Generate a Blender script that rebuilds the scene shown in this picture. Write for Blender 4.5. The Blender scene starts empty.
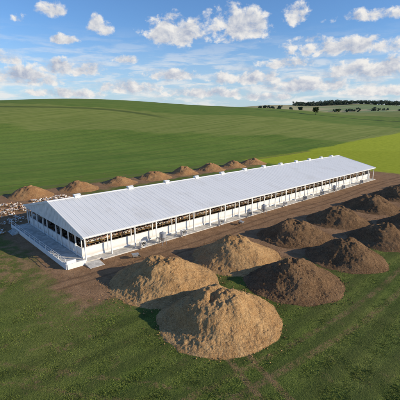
import bpy, math, random
import numpy as np
from mathutils import Vector, noise as mn
random.seed(5); rng=np.random.default_rng(5)
S=bpy.context.scene
S.view_settings.view_transform='Standard'; S.view_settings.look='None'; S.view_settings.exposure=0
ANG=math.radians(42.7)
E1=(math.cos(ANG),math.sin(ANG)); E2=(-math.sin(ANG),math.cos(ANG)); O=(-16.7,47.9)
def st(x,y):
    return ((x-O[0])*E1[0]+(y-O[1])*E1[1], (x-O[0])*E2[0]+(y-O[1])*E2[1])
def xy(s,t): return (O[0]+s*E1[0]+t*E2[0], O[1]+s*E1[1]+t*E2[1])

# ---------------------------------------------------------------- node helper
class SN:
    def __init__(s,nt): s.nt=nt; s.n=nt.nodes; s.l=nt.links
    def put(s,sock,v):
        if v is None: return
        if isinstance(v,bpy.types.NodeSocket): s.l.new(v,sock)
        else:
            if isinstance(v,(tuple,list)) and len(v)==3 and sock.type=='RGBA': v=(*v,1)
            sock.default_value=v
    def m(s,op,a,b=None,c=None,clamp=False):
        n=s.n.new('ShaderNodeMath'); n.operation=op; n.use_clamp=clamp
        for i,v in enumerate((a,b,c)): s.put(n.inputs[i],v)
        return n.outputs[0]
    def dot(s,v,d):
        n=s.n.new('ShaderNodeVectorMath'); n.operation='DOT_PRODUCT'; s.put(n.inputs[0],v); s.put(n.inputs[1],d); return n.outputs['Value']
    def vm(s,op,a,b):
        n=s.n.new('ShaderNodeVectorMath'); n.operation=op; s.put(n.inputs[0],a); s.put(n.inputs[1],b); return n.outputs[0]
    def comb(s,x,y,z=0.0):
        n=s.n.new('ShaderNodeCombineXYZ')
        for i,v in enumerate((x,y,z)): s.put(n.inputs[i],v)
        return n.outputs[0]
    def noise(s,vec,scale,detail=4,rough=.55,dist=0.0):
        n=s.n.new('ShaderNodeTexNoise'); s.put(n.inputs['Vector'],vec); n.inputs['Scale'].default_value=scale
        n.inputs['Detail'].default_value=detail; n.inputs['Roughness'].default_value=rough; n.inputs['Distortion'].default_value=dist
        return n.outputs[0]
    def voro(s,vec,scale,out='Color'):
        n=s.n.new('ShaderNodeTexVoronoi'); s.put(n.inputs['Vector'],vec); n.inputs['Scale'].default_value=scale
        return n.outputs[out]
    def sm(s,x,lo,hi,a=0.0,b=1.0,interp='SMOOTHSTEP'):
        n=s.n.new('ShaderNodeMapRange'); n.interpolation_type=interp
        for i,v in enumerate((x,lo,hi,a,b)): s.put(n.inputs[i],v)
        return n.outputs[0]
    def mix(s,f,a,b,bt='MIX'):
        n=s.n.new('ShaderNodeMix'); n.data_type='RGBA'; n.blend_type=bt
        s.put(n.inputs[0],f); s.put(n.inputs[6],a); s.put(n.inputs[7],b); return n.outputs[2]
    def bump(s,h,strength=.5,dist=.1):
        n=s.n.new('ShaderNodeBump'); s.put(n.inputs['Height'],h); n.inputs['Strength'].default_value=strength; n.inputs['Distance'].default_value=dist
        return n.outputs[0]
def newmat(name,rough=.8,spec=.3):
    m=bpy.data.materials.new(name); m.use_nodes=True; k=SN(m.node_tree)
    b=m.node_tree.nodes['Principled BSDF']; b.inputs['Roughness'].default_value=rough; b.inputs['Specular IOR Level'].default_value=spec
    g=k.n.new('ShaderNodeNewGeometry'); return m,k,b,g.outputs['Position']
def simple(name,col,rough=.7,var=.15,scale=2.0,spec=.3,bumps=0.0,metal=0.0):
    m,k,b,P=newmat(name,rough,spec)
    n=k.noise(P,scale,3,.65)
    lo=tuple(c*(1-var) for c in col); hi=tuple(min(1,c*(1+var)) for c in col)
    k.put(b.inputs['Base Color'],k.mix(k.sm(n,.3,.7),lo,hi)); b.inputs['Metallic'].default_value=metal
    if bumps: k.put(b.inputs['Normal'],k.bump(k.noise(P,scale*6,2),bumps,.02))
    return m

# ---------------------------------------------------------------- terrain
def sst(x,a,b):
    t=np.clip((x-a)/(b-a),0,1); return t*t*(3-2*t)
def terr(x,y):
    x=np.asarray(x,float); y=np.asarray(y,float)
    w=sst(x,-120,300)
    A=41*(1-w)+25*w; Yr=600*(1-w)+600*w
    z=A*sst(y,170,Yr)*(1-.45*sst(y,Yr+40,Yr+380))
    z=z+ (44*w+16*(1-w))*sst(y,850,1400)
    z=z+ sst(y,200,420)*(2.2*np.sin(x*.011+y*.006)+1.6*np.sin(x*.021-y*.004+1.3))
    z=z+ sst(-x,110,330)*sst(y,80,300)*4
    return z
def bumps_near(x,y):
    s=(x-O[0])*E1[0]+(y-O[1])*E1[1]; t=(x-O[0])*E2[0]+(y-O[1])*E2[1]
    out=np.zeros_like(x)
    inb=(s>-4)&(s<106)&(t>-1)&(t<27)
    near=(y<115)&(abs(x)<75)&(~inb)
    idx=np.argwhere(near)
    for i,j in idx:
        p=Vector((x[i,j]*.35,y[i,j]*.35,0))
        v=.09*mn.noise(p)+.05*mn.noise(p*3.3)
        ss,tt=s[i,j],t[i,j]
        v+=.035*math.sin(tt*2.1+.6*math.sin(ss*.15))*(1 if tt<-22 else 0)
        out[i,j]=v
    return out-.02*near
def axis(lo,hi,step,far_lo,far_hi,g=1.06):
    c=list(np.arange(lo,hi+1e-6,step)); d=step; a=[];x=hi
    while x<far_hi: d*=g; x+=d; a.append(x)
    d=step;x=lo;b=[]
    while x>far_lo: d*=g; x-=d; b.append(x)
    return np.array(b[::-1]+c+a)
xs=axis(-55,65,.45,-3500,3500,1.075); ys=axis(18,95,.45,-300,5000,1.05)
X,Y=np.meshgrid(xs,ys); Z=terr(X,Y)+bumps_near(X,Y)
def npmesh(name,v,f,mats,midx=None,smooth=False):
    me=bpy.data.meshes.new(name); v=np.asarray(v,np.float32); f=np.asarray(f,np.int32)
    n=f.shape[1]
    me.vertices.add(len(v)); me.vertices.foreach_set('co',v.ravel())
    me.loops.add(f.size); me.loops.foreach_set('vertex_index',f.ravel())
    me.polygons.add(len(f)); me.polygons.foreach_set('loop_start',np.arange(0,f.size,n,dtype=np.int32))
    for m in mats: me.materials.append(m)
    if midx is not None: me.polygons.foreach_set('material_index',np.asarray(midx,np.int32))
    me.polygons.foreach_set('use_smooth',np.full(len(f),smooth))
    me.update(calc_edges=True); me.validate()
    o=bpy.data.objects.new(name,me); S.collection.objects.link(o); return o

# ---- ground materials: one colour recipe, the far faces skip the near-field detail
def ground_mat(far):
    gm,k,b,P=newmat('pasture_far' if far else 'ground_near',.95,.1)
    rel=k.vm('SUBTRACT',P,(O[0],O[1],0.0))
    s_=k.dot(rel,(E1[0],E1[1],0.0)); t_=k.dot(rel,(E2[0],E2[1],0.0)); y_=k.dot(P,(0.,1.,0.)); x_=k.dot(P,(1.,0.,0.))
    nA=k.noise(P,.09,2,.5); nB=k.noise(P,.5,3,.6); nC=k.noise(P,3.0,2,.7); nF=k.noise(P,.012,3,.6)
    def mul(*a):
        r=a[0]
        for q in a[1:]: r=k.m('MULTIPLY',r,q)
        return r
    def mx(*a):
        r=a[0]
        for q in a[1:]: r=k.m('MAXIMUM',r,q)
        return r
    d=k.m('ADD',k.m('MULTIPLY',k.m('SUBTRACT',nA,.5),6),k.m('MULTIPLY',k.m('SUBTRACT',nB,.5),6))
    d=k.m('ADD',d,k.m('MULTIPLY',k.m('SUBTRACT',nC,.5),3.0))
    sd=k.m('ADD',s_,d); td=k.m('ADD',t_,d)
    stripe=k.m('SINE',k.m('MULTIPLY',k.m('ADD',t_,k.m('MULTIPLY',nF,24.)),.42))
    nG=k.noise(k.comb(k.m('MULTIPLY',s_,.02),k.m('MULTIPLY',t_,.22)),1.0,4,.65)
    past=k.mix(k.sm(nF,.38,.62),(.105,.178,.022),(.165,.24,.036))
    past=k.mix(k.sm(nA,.35,.7,0.,.3),past,(.19,.23,.04))
    past=k.mix(k.sm(stripe,-.1,.6,0.,.26),past,(.065,.125,.016))
    past=k.mix(k.sm(nG,.42,.65,0.,.45),past,(.21,.245,.045))
    past=k.mix(k.sm(nB,.45,.65,0.,.3),past,(.065,.11,.018))
    yl=k.m('ADD',k.m('ADD',y_,k.m('MULTIPLY',nF,110.)),k.m('MULTIPLY',x_,.25))
    b2=k.mix(k.sm(nG,.4,.6),(.175,.215,.042),(.235,.26,.062))
    past=k.mix(k.sm(yl,326,342),past,b2)
    b3=k.mix(k.sm(nG,.4,.6),(.11,.175,.028),(.155,.205,.038))
    past=k.mix(k.sm(yl,452,460),past,b3)
    past=k.mix(k.sm(yl,600,612),past,k.mix(k.sm(nF,.4,.6),(.24,.25,.075),(.19,.22,.06)))
    if far:
        past=k.mix(k.sm(y_,800,900),past,k.mix(k.sm(k.noise(k.comb(k.m('MULTIPLY',x_,.2),y_),.012,3),.42,.56),(.22,.28,.12),(.42,.37,.20)))  # farthest fields: brownish strips, with distance haze painted in as paler colour
        w1=k.m('ABSOLUTE',k.m('SUBTRACT',k.m('ADD',y_,k.m('MULTIPLY',k.m('SINE',k.m('MULTIPLY',x_,.018)),34.)),k.m('ADD',330.,k.m('MULTIPLY',x_,-.55))))
        past=k.mix(mul(k.sm(w1,2,9,1.,0.),k.sm(x_,-60,-20,1.,0.),.6),past,(.035,.06,.016))
        w2=k.m('ABSOLUTE',k.m('SUBTRACT',k.m('ADD',y_,k.m('MULTIPLY',k.m('SINE',k.m('MULTIPLY',x_,.009)),14.)),k.m('ADD',520.,k.m('MULTIPLY',x_,-.35))))
        past=k.mix(mul(k.sm(w2,2,6,1.,0.),.7),past,(.035,.055,.018))
    # tramlines left by the tractor
    tm=k.m('ABSOLUTE',k.m('SUBTRACT',k.m('FRACT',k.m('DIVIDE',k.m('ADD',t_,k.m('MULTIPLY',nF,24.)),24.)),.5))
    past=k.mix(mul(k.sm(tm,.012,.035,1.,0.),.35),past,(.06,.09,.025))
    yel=mul(k.sm(sd,107,112),k.sm(td,-10,-4),k.sm(td,62,66,1.,0.))
    past=k.mix(yel,past,k.mix(k.sm(nB,.3,.7),(.29,.34,.018),(.38,.41,.03)))
    if far:
        k.put(b.inputs['Base Color'],past); return gm
    nD=k.noise(P,13,2,.75)
    tb=k.sm(s_,4,32,-12.0,-22.)
    near=mul(k.sm(k.m('SUBTRACT',td,tb),-1.5,1.5),k.sm(sd,-7,-4),k.sm(sd,117,123,1.,0.),k.sm(td,27,30,1.,0.))
    back=mul(k.sm(td,45,48),k.sm(td,56,59,1.,0.),k.sm(sd,-16,-8),k.sm(sd,92,104,1.,0.))
    flock=mul(k.sm(sd,16,24,1.,0.),k.sm(td,24,27),k.sm(td,47,52,1.,0.),k.sm(sd,-45,-35))
    patch=mul(k.sm(sd,-26,-16),k.sm(sd,2,6,1.,0.),k.sm(td,-4,2),k.sm(td,30,36,1.,0.),k.sm(nB,.42,.6),.75)
    rutw=k.m('SINE',k.m('ADD',k.m('MULTIPLY',t_,2.1),k.m('MULTIPLY',k.m('SINE',k.m('MULTIPLY',s_,.15)),.6)))
    rutm=mul(k.sm(rutw,-.3,.8),k.sm(td,-17,-14,1.,0.))
    u1=k.m('SUBTRACT',k.m('ADD',s_,k.m('MULTIPLY',k.m('SINE',k.m('MULTIPLY',t_,.11)),3.)),1.0)
    tr=k.m('ABSOLUTE',k.m('SUBTRACT',k.m('ABSOLUTE',u1),1.0))
    track=mul(k.sm(tr,.15,.45,1.,0.),k.sm(t_,-12,-9,1.,0.),k.sm(nC,.3,.55),.75)
    u2=k.m('SUBTRACT',k.m('ADD',t_,k.m('MULTIPLY',k.m('SINE',k.m('MULTIPLY',s_,.07)),2.)),-31.0)
    tr2=k.m('ABSOLUTE',k.m('SUBTRACT',k.m('ABSOLUTE',u2),1.0))
    track2=mul(k.sm(tr2,.15,.5,1.,0.),k.sm(nC,.35,.6),k.sm(nB,.3,.55),.6)
    u3=k.m('SUBTRACT',k.m('ADD',k.m('MULTIPLY',s_,.8),k.m('MULTIPLY',t_,.6)),-22.0)
    tr3=k.m('ABSOLUTE',k.m('SUBTRACT',k.m('ABSOLUTE',u3),1.0))
    track3=mul(k.sm(tr3,.12,.4,1.,0.),k.sm(nC,.4,.6),k.sm(nB,.35,.6),k.sm(t_,20,10),.6)
    halo=mul(k.sm(k.m('SUBTRACT',td,tb),-6,0),k.sm(s_,-12,-5),k.sm(s_,118,125,1.,0.),k.sm(t_,27,30,1.,0.),k.sm(nC,.45,.62),.6)
    spots=mul(k.sm(nB,.55,.70),k.sm(nC,.42,.6),k.sm(nA,.42,.58),k.sm(x_,0,15,1.,.25),.8)
    dirt=mx(near,back,flock,patch,track,track2,track3,halo,spots)
    dirtc=k.mix(k.sm(nB,.3,.7),(.24,.130,.064),(.36,.21,.11))
    dirtc=k.mix(k.sm(nC,.4,.75,0.,.6),dirtc,(.14,.080,.044))
    dirtc=k.mix(k.sm(nD,.5,.7,0.,.5),dirtc,(.46,.31,.18))
    wm=k.m('ABSOLUTE',k.m('SUBTRACT',k.m('ABSOLUTE',k.m('ADD',k.m('ADD',t_,4.6),k.m('MULTIPLY',k.m('SINE',k.m('MULTIPLY',s_,.12)),.5))),.95))
    dirtc=k.mix(mul(k.sm(wm,.1,.4,1.,0.),.5),dirtc,(.11,.062,.035))
    grass=k.mix(k.sm(nB,.3,.7),(.088,.128,.020),(.132,.170,.032))
    grass=k.mix(k.sm(nA,.35,.7),grass,(.155,.172,.038))
    grass=k.mix(k.sm(nC,.45,.7,0.,.5),grass,(.052,.08,.014))
    grass=k.mix(k.sm(nD,.5,.7,0.,.6),grass,(.24,.25,.08))
    grass=k.mix(k.sm(nD,.5,.35,0.,.6),grass,(.038,.058,.012))
    grass=k.mix(k.m('MULTIPLY',rutm,.52),grass,(.055,.07,.018))
    isp=mx(k.sm(td,58,62),k.sm(sd,107,113),k.sm(y_,120,150))
    col=k.mix(isp,grass,past)
    ed=k.m('ABSOLUTE',k.m('SUBTRACT',t_,62.))
    col=k.mix(mul(k.sm(ed,.5,2.,1.,0.),.5),col,(.14,.12,.06))
    col=k.mix(dirt,col,dirtc)
    k.put(b.inputs['Base Color'],col)
    hh=k.m('ADD',k.m('MULTIPLY',k.noise(P,3.0,2,.7),.6),k.m('MULTIPLY',k.noise(P,13,2,.75),.6))
    k.put(b.inputs['Normal'],k.bump(hh,.8,.16))
    return gm
h_,w_=X.shape; gv=np.stack([X,Y,Z],-1).reshape(-1,3); ii=np.arange(h_*w_).reshape(h_,w_)
gf=np.stack([ii[:-1,:-1],ii[:-1,1:],ii[1:,1:],ii[1:,:-1]],-1).reshape(-1,4)
TT=((X-O[0])*E2[0]+(Y-O[1])*E2[1]).reshape(-1); YY=Y.reshape(-1)
farf=(TT[gf].min(1)>72)|(YY[gf].min(1)>200)
npmesh('ground',gv,gf,[ground_mat(False),ground_mat(True)],farf.astype(int),smooth=True)

# ---------------------------------------------------------------- piles
def pilemat(name,c1,c2,c3,c4,topd=.45):
    m,k,b,P=newmat(name,.95,.1)
    wp=k.vm('ADD',P,k.comb(k.noise(P,3,1),k.noise(P,4,1),0.))
    v=k.voro(k.vm('MULTIPLY',wp,(1.,1.,1.6)),13.0); vv=k.dot(v,(.33,.33,.33)); n1=k.noise(P,.45,3,.65); n2=k.noise(P,4,4,.8)
    c=k.mix(k.sm(n1,.35,.68),c1,c2)
    c=k.mix(k.sm(n2,.5,.68,0.,.7),c,c3)
    c=k.mix(k.sm(vv,.52,.8,0.,.6),c,c4)
    c=k.mix(k.sm(vv,.38,.2,0.,.6),c,c3)
    z=k.m('ADD',k.dot(P,(0.,0.,1.)),k.m('MULTIPLY',n1,1.2))
    c=k.mix(k.sm(z,3.3,4.0,0.,topd),c,c3)
    k.put(b.inputs['Base Color'],c)
    k.put(b.inputs['Normal'],k.bump(k.m('ADD',k.noise(P,4,4,.8),k.m('MULTIPLY',vv,.5)),1.0,.22))
    return m
M_L=pilemat('woodchip_light',(.50,.275,.112),(.64,.385,.17),(.23,.115,.045),(.78,.53,.27),.6)
M_D=pilemat('compost_dark',(.175,.098,.048),(.285,.165,.082),(.07,.038,.020),(.47,.30,.16))
M_O=pilemat('compost_rust',(.43,.215,.09),(.54,.31,.14),(.22,.11,.048),(.66,.42,.21))
def pile(name,cx,cy,R,h,seed,mat,n=6,step=.075):
    rd=random.Random(seed)
    ph=rd.random()*6.28; el=1+rd.uniform(-.05,.08); er=rd.random()*3.14
    pk=[]
    for i in range(n):
        a=ph+i*6.283/n+rd.uniform(-.45,.45); q=R*rd.uniform(.12,.24)
        pk.append((q*math.cos(a),q*math.sin(a),h*rd.uniform(.86,1.0)))
    K=h/(R*.84)
    so=Vector((seed*7.3,seed*3.1,seed*1.7)); ce,se=math.cos(er),math.sin(er)
    g=np.arange(-R*1.28,R*1.28+step,step); V=[]; N=len(g)
    for ly0 in g:
        for lx0 in g:
            r=math.hypot(lx0,ly0)
            if r>R*1.32: V.append((cx+lx0,cy+ly0,-.5)); continue
            lx=(lx0*ce+ly0*se)/el; ly=(-lx0*se+ly0*ce)*el
            rr=1+.11*mn.noise(Vector((lx/(r+.5)*1.4,ly/(r+.5)*1.4,seed*2.1)))
            zz=0
            for (px,py,ph_) in pk:
                dd=math.sqrt((lx-px)**2+(ly-py)**2+(.09*R)**2)/rr
                zz+=math.exp((ph_+.07*R*K-K*dd)*5.0)
            z=math.log(zz+1e-9)/5.0-.26
            z=math.log(1+math.exp(max(-30,min(30,z*2.3))))/2.3
            p=Vector((lx0,ly0,z))+so
            gg=min(1,z/1.0)
            z+=gg*(.38*mn.noise(p*.4)+.16*mn.noise(p*.95))+min(1,z/.4)*(.085*mn.noise(p*2.3)+.055*mn.noise(p*5.5)+.035*mn.noise(p*11))
            top=math.exp(-(r/(R*.34))**2); z+=top*(.46*mn.noise(p*1.25+Vector((3,1,0)))+.20*mn.noise(p*3.1)-.12)
            z-=.12+.25*max(0,(r/R-1.02)/.2)
            V.append((cx+lx0,cy+ly0,z))
    i=np.arange(N*N).reshape(N,N)
    f=np.stack([i[:-1,:-1],i[:-1,1:],i[1:,1:],i[1:,:-1]],-1).reshape(-1,4)
    V=np.array(V); keep=(V[f][:,:,2].max(1)>-.22); f=f[keep]
    used=np.unique(f); mp=np.full(len(V),-1); mp[used]=np.arange(len(used))
    return npmesh(name,V[used],mp[f],[mat],smooth=True)
near_p=[(1.9,33.9,6.2,3.7,M_L),(12.1,42.4,5.9,3.4,M_D),(21.9,50.2,5.4,3.5,M_D),(31.6,58.3,5.5,3.4,M_D),(41.3,66,5.6,3.4,M_D),(51.5,75,5.8,3.4,M_D),
 (-4.7,42.4,6.7,3.6,M_L),(5.4,50.6,6.4,3.7,M_L),(17,59.8,6.0,3.5,M_D),(28.2,69.5,6.0,3.5,M_D),(40,80,6.1,3.4,M_D),(51.5,91,6.1,3.4,M_D),(63,101.5,6.1,3.4,M_D)]
for i,(x,y,R,h,m) in enumerate(near_p):
    nm='woodchip_heap' if m is M_L else 'compost_heap'
    pile(nm,x,y,R,h,i+3,m,step=.07 if i in(0,1,6) else (.10 if i in (2,7,8) else .15))
for q in range(8):
    pile('compost_heap',-45+q*9.8,92.3+q*9.3,5.3+.5*math.sin(q*3),2.9+.3*math.sin(q*5+1),40+q,M_O,step=.2)

base=np.array([[1,0,0],[-1,0,0],[0,1,0],[0,-1,0],[0,0,1],[0,0,-1]],float)
bf=np.array([[0,2,4],[2,1,4],[1,3,4],[3,0,4],[2,0,5],[1,2,5],[3,1,5],[0,3,5]])
V=[];F=[];MI=[];c=0
for i,(x,y,R,h,m) in enumerate(near_p[:10]):
    for q in range(1100 if i in(0,1,6,7) else 350):
        a=rng.random()*6.283; r=R*(.93+abs(rng.normal())*.14)
        sz=.02+.08*rng.random()**3
        v=base*(sz*rng.uniform(.6,1.2,(6,3))); v=v@np.array([[math.cos(a),math.sin(a),0],[-math.sin(a),math.cos(a),0],[0,0,1]])
        V.append(v+[x+r*math.cos(a),y+r*math.sin(a),sz*.4]); F.append(bf+c); c+=6; MI+= [0 if m is M_L else 1]*8
npmesh('soil_clods',np.concatenate(V),np.concatenate(F),[M_L,M_D],MI)

# ---------------------------------------------------------------- grass tufts
def tufts():
    n=110000
    u=rng.random(n); y=22+62*u**1.5; x=(rng.random(n)-.5)*2*(y*.62+3)
    s=(x-O[0])*E1[0]+(y-O[1])*E1[1]; t=(x-O[0])*E2[0]+(y-O[1])*E2[1]
    tb=np.interp(s,[4,32],[-13.0,-23.5])
    ok=((t<tb)|(s<-8))&~((s<8)&(t>24))
    for (px,py,R,h,m) in near_p: ok&=((x-px)**2+(y-py)**2)>(R*1.0)**2
    sel=[i for i in np.flatnonzero(ok) if mn.noise(Vector((x[i]*.3,y[i]*.3,4)))*.6+.6*mn.noise(Vector((x[i]*1.3,y[i]*1.3,9)))>rng.uniform(-1.1,.5)]
    x=x[sel];y=y[sel];n=len(x)
    V=[];
    for kx in range(3):
        a=rng.random(n)*6.283; w=rng.uniform(.010,.024,n); hh=rng.uniform(.02,.085,n); ox=rng.normal(0,.10,n); oy=rng.normal(0,.10,n)
        l=rng.uniform(.03,.13,n); b=rng.random(n)*6.283
        p0=np.stack([x+ox-w*np.cos(a),y+oy-w*np.sin(a),np.full(n,-.06)],-1)
        p1=np.stack([x+ox+w*np.cos(a),y+oy+w*np.sin(a),np.full(n,-.06)],-1)
        p2=np.stack([x+ox+l*np.cos(b),y+oy+l*np.sin(b),hh],-1)
        V.append(np.stack([p0,p1,p2],1).reshape(-1,3))
    V=np.concatenate(V); F=np.arange(len(V)).reshape(-1,3)
    gmt=simple('grass_blade',(.15,.185,.038),.8,.5,.8,.15)
    npmesh('grass',V,F,[gmt])
tufts()

# ---------------------------------------------------------------- barn
class Acc:
    def __init__(s): s.v=[];s.f=[]
    def box(s,x0,x1,y0,y1,z0,z1):
        c=len(s.v)
        s.v+=[(x0,y0,z0),(x1,y0,z0),(x1,y1,z0),(x0,y1,z0),(x0,y0,z1),(x1,y0,z1),(x1,y1,z1),(x0,y1,z1)]
        s.f+=[[c+i for i in q] for q in ((3,2,1,0),(4,5,6,7),(0,1,5,4),(1,2,6,5),(2,3,7,6),(3,0,4,7))]
    def hexa(s,pts):
        c=len(s.v); s.v+=pts
        s.f+=[[c+i for i in q] for q in ((3,2,1,0),(4,5,6,7),(0,1,5,4),(1,2,6,5),(2,3,7,6),(3,0,4,7))]
    def beam(s,p,q,w):
        p=Vector(p);q=Vector(q);d=(q-p).normalized(); a=d.cross(Vector((0,0,1)))
        if a.length<.01:a=Vector((1,0,0))
        a.normalize(); b=d.cross(a); h=w/2
        s.hexa([tuple(o+a*i*h+b*j*h) for o in (p,q) for i,j in ((-1,-1),(1,-1),(1,1),(-1,1))])
    def cyl(s,c,r0,r1,ax,L,n=14):
        k0=len(s.v)
        for t_,r in ((0,r0),(L,r1)):
            for i in range(n):
                a=6.28318*i/n; u,v=r*math.cos(a),r*math.sin(a)
                p={'x':(t_,u,v),'y':(u,t_,v),'z':(u,v,t_)}[ax]; s.v.append((c[0]+p[0],c[1]+p[1],c[2]+p[2]))
        for i in range(n): j=(i+1)%n; s.f.append([k0+i,k0+j,k0+n+j,k0+n+i])
        s.f.append([k0+i for i in range(n)][::-1]); s.f.append([k0+n+i for i in range(n)])
    def obj(s,name,mat,parent=None,bev=0):
        me=bpy.data.meshes.new(name); me.from_pydata(s.v,[],s.f); me.materials.append(mat); me.update()
        o=bpy.data.objects.new(name,me); S.collection.objects.link(o)
        if parent: o.parent=parent
        if bev:
            m=o.modifiers.new('b','BEVEL'); m.width=bev; m.segments=2; m.limit_method='ANGLE'
        return o
barn=bpy.data.objects.new('poultry_barn',None); S.collection.objects.link(barn)
barn.location=(O[0],O[1],0); barn.rotation_euler=(0,0,ANG)
L=102.;W=26.;EZ=4.0;RZ=6.95
rm,k,b,P=newmat('roof_metal',.5,.3)
rel=k.vm('SUBTRACT',P,(O[0],O[1],0.0)); s_=k.dot(rel,(E1[0],E1[1],0.)); t_=k.dot(rel,(E2[0],E2[1],0.))
n1=k.noise(k.comb(k.m('MULTIPLY',s_,.9),k.m('MULTIPLY',t_,.1)),1.2,4,.7); n2=k.noise(P,.25,3)
pan=k.voro(k.comb(k.m('FLOOR',k.m('DIVIDE',s_,3.0)),k.m('FLOOR',k.m('DIVIDE',t_,6.5))),1.7)
c=k.mix(k.sm(n1,.4,.75,0.,.55),(.72,.72,.71),(.59,.59,.58))
c=k.mix(k.m('MULTIPLY',k.dot(pan,(.3,.3,.3)),.35),c,(.78,.78,.77))
c=k.mix(k.sm(n2,.5,.72,0.,.35),c,(.56,.54,.50))
k.put(b.inputs['Base Color'],c)
rib=k.m('SINE',k.m('MULTIPLY',s_,6.28318/.33))
k.put(b.inputs['Normal'],k.bump(rib,.25,.02))
white=simple('white_paint',(.80,.79,.76),.55,.07,.8,.35)
whited=simple('white_panel',(.72,.71,.68),.6,.16,1.3,.3)
conc=simple('concrete',(.52,.49,.44),.9,.25,1.2,.2,.3)
grey=simple('galvanised_steel',(.40,.41,.42),.5,.2,3,.5,0,.3)
dark=simple('dark_rubber',(.03,.03,.03),.7,.2,4)
wood=simple('timber',(.20,.14,.09),.8,.3,3)
bed=simple('litter_bedding',(.10,.075,.05),.95,.4,2,.1,.5)
# wall panels pick up soil splash near the ground
wpan,k,b,P=newmat('splashed_white_panel',.6,.3)
z_=k.dot(P,(0.,0.,1.)); nn=k.noise(P,1.6,4,.7)
c=k.mix(k.sm(nn,.35,.7),(.80,.79,.76),(.70,.69,.66))
c=k.mix(k.m('MULTIPLY',k.sm(k.m('ADD',z_,k.m('MULTIPLY',nn,.8)),.9,1.5,1.,0.),.45),c,(.42,.31,.21))
k.put(b.inputs['Base Color'],c)
th=.10
A=Acc()
A.hexa([(0,0,EZ-th),(L,0,EZ-th),(L,W/2,RZ-th),(0,W/2,RZ-th),(0,0,EZ),(L,0,EZ),(L,W/2,RZ),(0,W/2,RZ)])
A.hexa([(0,W/2,RZ-th),(L,W/2,RZ-th),(L,W,EZ-th),(0,W,EZ-th),(0,W/2,RZ),(L,W/2,RZ),(L,W,EZ),(0,W,EZ)])
A.obj('roof',rm,barn)
A=Acc(); sl=(RZ-EZ)/(W/2)
x=1.0
while x<L:
    for (ya,yb,za,zb) in ((0.02,W/2-.2,EZ,RZ-.2*sl),(W/2+.2,W-.02,RZ-.2*sl,EZ)):
        A.hexa([(x-.03,ya,za),(x+.03,ya,za),(x+.03,yb,zb),(x-.03,yb,zb),(x-.012,ya,za+.018),(x+.012,ya,za+.018),(x+.012,yb,zb+.018),(x-.012,yb,zb+.018)])
    x+=1.0
A.obj('roof_seams',rm,barn)
A=Acc()
A.hexa([(-.03,W/2-.35,RZ-.05),(L+.03,W/2-.35,RZ-.05),(L+.03,W/2+.35,RZ-.05),(-.03,W/2+.35,RZ-.05),(-.03,W/2-.12,RZ+.09),(L+.03,W/2-.12,RZ+.09),(L+.03,W/2+.12,RZ+.09),(-.03,W/2+.12,RZ+.09)])
for x0,x1 in ((-.06,-.003),(L+.003,L+.06)):
    A.hexa([(x0,-.05,EZ-.32),(x1,-.05,EZ-.32),(x1,W/2,RZ-.30),(x0,W/2,RZ-.30),(x0,-.05,EZ+.06),(x1,-.05,EZ+.06),(x1,W/2,RZ+.07),(x0,W/2,RZ+.07)])
    A.hexa([(x0,W/2,RZ-.30),(x1,W/2,RZ-.30),(x1,W+.05,EZ-.32),(x0,W+.05,EZ-.32),(x0,W/2,RZ+.07),(x1,W/2,RZ+.07),(x1,W+.05,EZ+.06),(x0,W+.05,EZ+.06)])
A.obj('ridge_cap_and_verges',white,barn)
A=Acc(); A.box(0,L,-.14,-.004,EZ-.2,EZ-.02); A.box(0,L,W+.004,W+.14,EZ-.2,EZ-.02)
A.obj('gutters',white,barn)
A=Acc(); B=Acc()
for xv in (5.2,16,25,33.5,42,50.5,58.5,66.5,74.5,82,89.5,96.5):
    A.box(xv-.5,xv+.5,W/2-.4,W/2+.4,RZ-.1,RZ+.32)
    B.hexa([(xv-.6,W/2-.5,RZ+.37),(xv+.6,W/2-.5,RZ+.37),(xv+.6,W/2+.5,RZ+.37),(xv-.6,W/2+.5,RZ+.37),(xv-.6,W/2-.1,RZ+.54),(xv+.6,W/2-.1,RZ+.54),(xv+.6,W/2+.1,RZ+.54),(xv-.6,W/2+.1,RZ+.54)])
    for i in(-.45,.45):
        for j in(-.35,.35): B.box(xv+i-.04,xv+i+.04,W/2+j-.04,W/2+j+.04,RZ+.30,RZ+.38)
A.obj('ridge_vent_bases',whited,barn,.03); B.obj('ridge_vent_caps',white,barn)
A=Acc();nb=24;bay=(L-.8)/nb
for i in range(nb+1):
    x=.4+i*bay
    for y in (.35,W-.35): A.box(x-.09,x+.09,y-.09,y+.09,0.2,EZ-th-.02+.35*sl)
    for y in (9.,17.): A.box(x-.08,x+.08,y-.08,y+.08,.2,EZ+9*sl-th)
    A.beam((x,.1,EZ-.22),(x,W/2,RZ-.22),.14); A.beam((x,W-.1,EZ-.22),(x,W/2,RZ-.22),.14); A.beam((x,.4,EZ-.25),(x,W-.4,EZ-.25),.10)
    A.beam((x,.35,3.1),(x,1.15,3.85),.08)
for y in (3.4,6.,9.,11.,15.,17.,20.,22.6):
    A.box(.31-.08,.31+.08,y-.08,y+.08,.2,EZ-.3)
A.box(.3,L-.3,.25,.45,EZ-.42,EZ-.26); A.box(.3,L-.3,W-.45,W-.25,EZ-.42,EZ-.26)
A.obj('posts_and_rafters',white,barn)
A=Acc(); wy=1.5
for i in range(nb):
    x0=.4+i*bay
    A.box(x0+.08,x0+bay-.08,wy,wy+.08,.55,1.75)
    A.box(x0+.08,x0+bay-.08,W-wy-.08,W-wy,.55,1.75)
for y0 in np.arange(wy+.2,W-wy-2,2.9):
    A.box(.42,.50,y0,y0+2.75,.55,1.65)
    A.box(L-.50,L-.42,y0,y0+2.75,.3,3.6)
A.obj('wall_panels',wpan,barn)
A=Acc()
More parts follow.
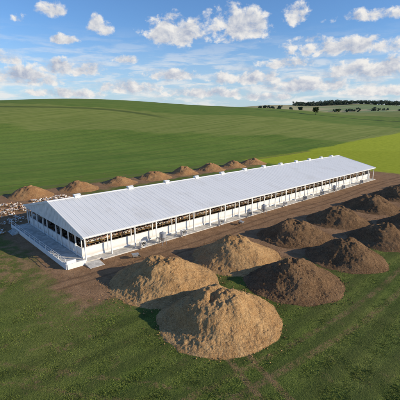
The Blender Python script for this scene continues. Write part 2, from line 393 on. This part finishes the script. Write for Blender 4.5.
for yy in (wy-.06,W-wy-.14):
    A.box(.4,L-.4,yy,yy+.2,.2,.55); A.box(.4,L-.4,yy+.02,yy+.18,1.75,1.86)
    for i in range(nb+1):
        x0=.4+i*bay; A.box(x0-.07,x0+.07,yy+.03,yy+.17,.55,EZ+wy*sl-.35)
A.box(.36,.56,wy+.14,W-wy-.14,.2,.55); A.box(.38,.54,wy+.14,W-wy-.14,1.65,1.76)
A.obj('wall_frames_and_sills',whited,barn)
A=Acc()
for x0,x1 in ((.06,.13),(L-.13,L-.06)):
    c0=len(A.v)
    A.v+=[(x0,.3,EZ-.42),(x0,W-.3,EZ-.42),(x0,W-.3,EZ-.12),(x0,W/2,RZ-.13),(x0,.3,EZ-.12),(x1,.3,EZ-.42),(x1,W-.3,EZ-.42),(x1,W-.3,EZ-.12),(x1,W/2,RZ-.13),(x1,.3,EZ-.12)]
    A.f+=[[c0+i for i in (0,4,3,2,1)],[c0+i for i in(5,6,7,8,9)]]+[[c0+i,c0+(i+1)%5,c0+5+(i+1)%5,c0+5+i] for i in range(5)]
A.obj('gable_cladding',white,barn)
A=Acc(); y=.6
while y<W-.5:
    top=(EZ-.12)+sl*(y-.3) if y<W/2 else (EZ-.12)+sl*(W-.3-y)
    A.box(.02,.058,y-.02,y+.02,EZ-.40,top-.03); y+=.6
A.obj('gable_battens',whited,barn)
A=Acc(); A.box(.2,L-.2,.15,W-.15,-.3,.2); A.obj('floor_slab',conc,barn)
A=Acc(); A.box(.6,L-.6,wy+.3,W-wy-.3,.2,.27); A.obj('litter',bed,barn)
A=Acc()
for y in (3.0,8.,13.,18.,22.):
    for z in (1.1,1.9): A.box(1.5,L-1.5,y-.5,y+.5,z-.04,z)
    x=1.6
    while x<L-1:
        for j in(-.46,.46): A.box(x-.03,x+.03,y+j-.03,y+j+.03,.27,2.5)
        x+=3
A.obj('perch_racks',wood,barn)
A=Acc(); A.box(-2.7,.19,-.3,W-.6,-.3,.32); A.obj('loading_apron',conc,barn,.03)
A=Acc()
A.box(-2.85,-2.705,-.3,W-.6,-.3,.75)
A.box(-2.70,.0,-.45,-.305,-.3,.75)
A.box(-2.7,-1.3,-.2,.02,.323,1.15)
A.obj('apron_kerb_wall',white,barn,.02)
A=Acc()
for y in np.arange(0.,25.3,2.5): A.box(-2.80,-2.75,y-.03,y+.03,.752,1.55)
for z in (1.15,1.53): A.box(-2.795,-2.755,-.1,25.1,z,z+.05)
A.obj('apron_handrail',white,barn)
A=Acc()
for i in range(4): A.box(-4.0+.3*i,-2.86,20.5,23.5,-.2,.02+.16*i-.002*i)
A.obj('steps',conc,barn)
A=Acc()
A.hexa([(-.2,-2.2,-.2),(2.0,-2.2,-.2),(2.0,-.46,-.2),(-.2,-.46,-.2),(-.2,-2.2,.02),(2.0,-2.2,.02),(2.0,-.46,.3),(-.2,-.46,.3)])
A.obj('access_ramp',conc,barn)
A=Acc(); A.box(2.7,L-.2,-.5,.149,-.3,.17); A.obj('side_walkway',conc,barn)

def fan(s,t):
    o=bpy.data.objects.new('ventilation_fan',None); S.collection.objects.link(o); x,y=xy(s,t); o.location=(x,y,.0); o.rotation_euler=(0,0,ANG+random.uniform(-.05,.05)); o.scale=(.8,.8,.8)
    A=Acc()
    A.box(-.65,.65,.0,.45,1.55,1.65); A.box(-.65,.65,0,.45,.45,.55); A.box(-.65,-.56,0,.45,.55,1.55); A.box(.56,.65,0,.45,.55,1.55)
    for i in(-.58,.58):
        for j in (.04,.41): A.box(i-.03,i+.03,j-.03,j+.03,-.05,.45)
    n=20;k0=len(A.v)
    for yy,r in ((-.02,.54),(-.28,.66),(-.28,.62),(-.02,.50)):
        for i in range(n): a=6.28318*i/n; A.v.append((r*math.cos(a),yy,1.05+r*math.sin(a)))
    for q in range(4):
        for i in range(n): j=(i+1)%n; q2=(q+1)%4; A.f.append([k0+q*n+i,k0+q*n+j,k0+q2*n+j,k0+q2*n+i])
    A.obj('housing',grey if random.random()<.6 else whited,o)
    B=Acc(); B.cyl((0,.12,1.05),.1,.1,'y',.2)
    for i in range(5):
        a=i*1.2566; c,s2=math.cos(a),math.sin(a)
        pts=[]
        for yy in (.18,.21):
            for r,w in ((.1,-.05),(.1,.05),(.5,.14),(.5,-.14)):
                pts.append((r*c-w*s2,yy+w*.5,1.05+r*s2+w*c))
        B.hexa(pts)
    B.obj('blades',dark,o)
def bin_(s,t):
    o=bpy.data.objects.new('feed_hopper',None); S.collection.objects.link(o); x,y=xy(s,t); o.location=(x,y,0); o.rotation_euler=(0,0,ANG)
    A=Acc(); A.cyl((0,0,1.2),.55,.55,'z',.75,18); A.cyl((0,0,.55),.12,.55,'z',.65,18); A.cyl((0,0,1.95),.58,.1,'z',.25,18)
    A.obj('bin',grey,o)
    B=Acc()
    for i in(-1,1):
        for j in(-1,1): B.beam((i*.42,j*.42,-.05),(i*.38,j*.38,1.3),.06)
    B.beam((0,.2,.5),(0,1.8,.9),.12)
    B.obj('legs_and_auger',grey,o)
for s in (9.5,18,27.5,36,49,57.5,66,78,90): fan(s,-.95)
for s in (13.2,40.5,72,): bin_(s,-1.2)
def barrow(s,t,r):
    o=bpy.data.objects.new('wheelbarrow',None); S.collection.objects.link(o); x,y=xy(s,t); o.location=(x,y,0); o.rotation_euler=(0,0,r)
    A=Acc(); A.hexa([(-.35,-.22,.35),(.3,-.22,.3),(.3,.22,.3),(-.35,.22,.35),(-.5,-.38,.72),(.55,-.36,.7),(.55,.36,.7),(-.5,.38,.72)]); A.obj('tray',grey,o)
    B=Acc(); B.cyl((.62,-.05,.2),.2,.2,'y',.1,16); B.obj('wheel',dark,o)
    C=Acc()
    for j in(-1,1): C.beam((.66,j*.08,.2),(-1.1,j*.3,.62),.04); C.beam((-.3,j*.2,.4),(-.4,j*.24,0),.04)
    C.obj('frame',wood,o)
barrow(6.5,-3.2,.4); barrow(31.,-3.,2.2)

# ---------------------------------------------------------------- hens
def hen_mesh():
    R=[(-.27,.36,.012,.03),(-.22,.34,.04,.06),(-.15,.28,.075,.08),(-.06,.235,.105,.105),(.04,.225,.11,.11),(.12,.25,.085,.095),(.16,.31,.05,.06),(.18,.37,.033,.04),(.195,.42,.034,.038),(.225,.42,.022,.025),(.26,.405,.004,.005)]
    n=8;V=[];F=[];Mi=[]
    for x,z,ry,rz in R:
        for i in range(n):
            a=6.28318*i/n; V.append((x,ry*math.cos(a),z+rz*math.sin(a)))
    for j in range(len(R)-1):
        for i in range(n):
            q=(i+1)%n; F.append((j*n+i,j*n+q,(j+1)*n+q,(j+1)*n+i)); Mi.append(2 if j>=9 else 0)
    def bx(x0,x1,y0,y1,z0,z1,m):
        c=len(V); V.extend([(x0,y0,z0),(x1,y0,z0),(x1,y1,z0),(x0,y1,z0),(x0,y0,z1),(x1,y0,z1),(x1,y1,z1),(x0,y1,z1)])
        for q in ((3,2,1,0),(4,5,6,7),(0,1,5,4),(1,2,6,5),(2,3,7,6),(3,0,4,7)): F.append(tuple(c+i for i in q)); Mi.append(m)
    bx(.17,.225,-.006,.006,.44,.49,3); bx(.215,.23,-.006,.006,.365,.40,3)
    for j in(-.045,.045): bx(-.005,.01,j-.007,j+.007,0,.15,2); bx(-.01,.05,j-.02,j+.02,0,.012,2)
    return np.array(V),np.array(F),np.array(Mi)
hv,hf,hm=hen_mesh()
hw=simple('hen_white_feathers',(.74,.70,.63),.8,.12,6); hb=simple('hen_tan_feathers',(.42,.26,.15),.8,.3,6)
hy=simple('hen_leg_yellow',(.55,.33,.05),.6); hr=simple('hen_comb_red',(.5,.03,.02),.6)
def flockf(name,pts):
    V=[];F=[];MI=[];c=0
    for (x,y,z) in pts:
        a=rng.random()*6.283; sc=rng.uniform(.95,1.25); v=hv.copy()
        if rng.random()<.35:
            m=v[:,0]>.13; v[m,2]=.46-v[m,2]*.75+.05; v[m,0]+=.06
        v=v*sc; w=np.stack([v[:,0]*math.cos(a)-v[:,1]*math.sin(a)+x,v[:,0]*math.sin(a)+v[:,1]*math.cos(a)+y,v[:,2]+z],-1)
        V.append(w);F.append(hf+c);c+=len(hv); mi=hm.copy()
        if rng.random()<.42: mi[mi==0]=1
        MI.append(mi)
    return npmesh(name,np.concatenate(V),np.concatenate(F),[hw,hb,hy,hr],np.concatenate(MI),smooth=True)
pts=[]
while len(pts)<1700:
    s=rng.uniform(-26,16); t=rng.uniform(27.5,46)
    if s>12 and t<30: continue
    if mn.noise(Vector((s*.25,t*.25,2)))<-.28: continue
    x,y=xy(s,t); pts.append((x,y,.0))
while len(pts)<1860:
    s=rng.uniform(-12,-4.5); t=rng.uniform(22,29); x,y=xy(s,t); pts.append((x,y,.0))
flockf('hen_flock',pts)
pts=[]
for i in range(1500):
    s=2+98*rng.random()**1.3; y=(3.0,8.)[int(rng.random()<.25)]
    x,yy=xy(s,y+rng.uniform(-.4,.4)); pts.append((x,yy,1.9))
for i in range(260):
    s=rng.uniform(.8,6); t=rng.uniform(2,24); x,yy=xy(s,t); pts.append((x,yy,.27))
for i in range(160):
    y=(3.0,8.,13.,18.,22.)[int(rng.integers(0,5))]; x,yy=xy(rng.uniform(1.6,8),y+rng.uniform(-.4,.4)); pts.append((x,yy,1.9))
flockf('housed_hens',pts)

# ---------------------------------------------------------------- trees
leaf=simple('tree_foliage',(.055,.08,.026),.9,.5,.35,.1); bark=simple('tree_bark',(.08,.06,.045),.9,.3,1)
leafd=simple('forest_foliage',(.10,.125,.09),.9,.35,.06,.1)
def leaves(cs,n,lr,rng):
    V=[]
    for (c,r) in cs:
        d=rng.normal(size=(n,3)); d/=np.linalg.norm(d,axis=1)[:,None]; p=np.array(c)+d*(r*rng.random(n)[:,None]**.45)*[1,1,.8]
        a=rng.normal(size=(n,3)); a/=np.linalg.norm(a,axis=1)[:,None]; b=np.cross(a,rng.normal(size=(n,3))); b/=np.linalg.norm(b,axis=1)[:,None]
        l=lr*rng.uniform(.5,1.2,n)[:,None]
        V.append(np.stack([p-a*l,p+b*l,p+a*l,p-b*l],1).reshape(-1,3))
    return np.concatenate(V)
def tree(name,x,y,h):
    o=bpy.data.objects.new(name,None); S.collection.objects.link(o); o.location=(x,y,float(terr(x,y))-.2)
    r=random.Random(int(x*7+y)); A=Acc()
    def limb(p,q,r0,r1):
        p=Vector(p);q=Vector(q);d=(q-p).normalized();a=d.orthogonal().normalized();b=d.cross(a);k0=len(A.v)
        for o_,rr in((p,r0),(q,r1)):
            for i in range(7): t=i*.8976; A.v.append(tuple(o_+a*rr*math.cos(t)+b*rr*math.sin(t)))
        for i in range(7): j=(i+1)%7; A.f.append([k0+i,k0+j,k0+7+j,k0+7+i])
    limb((0,0,0),(.02*h,0,h*.4),h*.03,h*.02); limb((.02*h,0,h*.4),(0,.02*h,h*.8),h*.02,h*.006)
    cs=[]
    for i in range(11):
        a=i*2.4; zz=h*(.35+.5*i/11); rad=h*.33*math.sin(math.pi*min(.95,(zz/h-.15)))*r.uniform(.7,1.1)
        e=(rad*math.cos(a),rad*math.sin(a),zz+.08*h); limb((0.01*h,0,zz-.08*h),e,h*.011,h*.004); cs.append((e,h*r.uniform(.12,.19)))
    cs.append(((0,0,h*.88),h*.13)); cs.append(((0,0,h*.6),h*.2))
    A.obj('trunk_and_limbs',bark,o)
    V=leaves(cs,220,h*.028,rng); l=npmesh('crown',V,np.arange(len(V)).reshape(-1,4),[leaf]); l.parent=o
tree('broadleaf_tree',143,452,10)
tree('broadleaf_tree',196,520,7)
def treemass(name,pts,mat,n=60,sp=.22):
    cs=[]
    for x,y,h in pts:
        z=float(terr(x,y))
        for i in range(4):
            cs.append(((x+rng.normal()*h*sp,y+rng.normal()*h*sp,z+h*rng.uniform(.15,.75)),h*rng.uniform(.24,.38)))
    V=leaves(cs,n,1.1,rng); return npmesh(name,V,np.arange(len(V)).reshape(-1,4),[mat])
pts=[(x,1290+rng.uniform(0,60),rng.uniform(13,17)+2*math.sin(x*.03)) for x in np.arange(340,1250,1.9)]
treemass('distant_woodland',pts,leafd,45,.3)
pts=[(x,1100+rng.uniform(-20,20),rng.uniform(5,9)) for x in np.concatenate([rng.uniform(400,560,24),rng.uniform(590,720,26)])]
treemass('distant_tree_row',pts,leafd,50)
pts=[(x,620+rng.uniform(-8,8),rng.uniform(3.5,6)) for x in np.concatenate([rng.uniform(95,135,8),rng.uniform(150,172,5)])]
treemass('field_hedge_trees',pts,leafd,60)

# ---------------------------------------------------------------- world
w=bpy.data.worlds.new('World'); S.world=w; w.use_nodes=True; k=SN(w.node_tree); k.n.clear()
EL=math.radians(20.5);AZ=math.radians(102)
out=k.n.new('ShaderNodeOutputWorld'); bg=k.n.new('ShaderNodeBackground'); k.l.new(bg.outputs[0],out.inputs[0])
sky=k.n.new('ShaderNodeTexSky'); sky.sky_type='NISHITA'; sky.sun_disc=False; sky.sun_elevation=EL; sky.sun_rotation=AZ; sky.air_density=1.0; sky.dust_density=.3; sky.ozone_density=3.0
tc=k.n.new('ShaderNodeTexCoord'); D=tc.outputs['Generated']
dx=k.dot(D,(1.,0.,0.)); dy=k.dot(D,(0.,1.,0.)); dz=k.dot(D,(0.,0.,1.))
az=k.m('MULTIPLY',k.m('ARCTAN2',dx,dy),57.2958); el=k.m('MULTIPLY',k.m('ARCSINE',dz),57.2958)
q=k.comb(az,k.m('MULTIPLY',el,1.3)); q2=k.comb(k.m('ADD',az,.6),k.m('MULTIPLY',k.m('ADD',el,.75),1.3))
n1=k.noise(q,.42,6,.62,.25); n2=k.noise(q2,.42,4,.6,.25)
qs=k.comb(k.m('MULTIPLY',az,.35),k.m('MULTIPLY',el,2.0)); ns=k.noise(qs,.42,5,.6,.3)
blobs=[(-3.6,12.0,4.8,2.7,1.2),(5.6,13.1,4.8,3.0,1.2),(8.8,12.4,2.4,2.2,1),(3.8,11.0,1.8,1,.8),(-21,13.9,2.4,1.4,.9),(-14.6,12.4,1.9,1.8,.9),(-19.4,10.3,2.4,.9,1),(-25,12.5,1.4,.9,.8),(13.9,14,2.1,2.2,.9),
 (21,9.4,9,1.7,1.05),(25,13,7,1.2,.8),(16,10.6,3,.9,.8),(-19,6.6,5.5,1.5,1.1),(-25,5.2,5.5,1.8,1.1),(-4.5,6,5,1.2,1),(7.5,5.6,6.5,1.5,1.1),(16,4.5,8,1.6,1.1),(25,6.4,6.5,1.9,1.1),(-28,7.6,3,1.4,1),(-11,4.2,6,1.3,1.1),(1,3.4,7,1.1,1.1),(13,7.5,4.5,1.2,1),(-11,8,2.8,.9,.9),(-20,3.2,6,1.,1),(26,3.5,6,1.1,1.1),(10,2.8,5,.9,1),
 (-60,12,9,4,1),(-42,8,8,2,1),(45,12,8,4,1),(60,7,10,2,1),(38,5,8,1.5,1)]
F_=None
for (a,e,wd,h,stg) in blobs:
    u=k.m('DIVIDE',k.m('SUBTRACT',az,a),wd); ve=k.m('SUBTRACT',el,e-.25*h)
    v=k.m('DIVIDE',ve,h); v=k.m('MAXIMUM',v,k.m('MULTIPLY',v,-1.7))
    f=k.m('SUBTRACT',stg,k.m('ADD',k.m('MULTIPLY',u,u),k.m('MULTIPLY',v,v)))
    F_=f if F_ is None else k.m('MAXIMUM',F_,f)
F_=k.m('MAXIMUM',F_,-1.)
den=k.m('ADD',k.m('MULTIPLY',F_,.85),k.m('MULTIPLY',k.m('SUBTRACT',n1,.5),3.8))
cl=k.sm(den,-.05,.8)
low=k.m('MULTIPLY',k.m('MULTIPLY',k.sm(ns,.42,.62),k.sm(el,13,3.5)),.75)
cl2=k.m('MAXIMUM',cl,low)
sh=k.m('ADD',k.m('ADD',.46,k.m('MULTIPLY',k.m('SUBTRACT',n1,n2),3.0)),k.m('MULTIPLY',k.m('SUBTRACT',.9,den),.40),clamp=True)
ccol=k.mix(sh,(4.3,4.9,6.2),(9.2,9.0,8.7))
skyc=k.mix(1.0,sky.outputs[0],(1.02,1.34,1.72),'MULTIPLY')
hz=k.mix(k.sm(el,0,13,.6,0.),skyc,(5.6,6.9,8.4))
fin=k.mix(cl2,hz,ccol)
k.put(bg.inputs['Color'],fin); bg.inputs['Strength'].default_value=.095

sun=bpy.data.lights.new('sun','SUN'); sun.energy=5.0; sun.angle=math.radians(.5); sun.color=(1,.875,.68)
so=bpy.data.objects.new('sun',sun); S.collection.objects.link(so)
ds=Vector((math.sin(AZ)*math.cos(EL),math.cos(AZ)*math.cos(EL),math.sin(EL))); so.rotation_euler=ds.to_track_quat('Z','Y').to_euler()
cam=bpy.data.cameras.new('camera'); co=bpy.data.objects.new('camera',cam); S.collection.objects.link(co); S.camera=co
co.location=(0,0,21); co.rotation_euler=(math.radians(76.5),0,0); cam.sensor_width=36; cam.lens=31.95; cam.clip_end=9000; cam.clip_start=.5
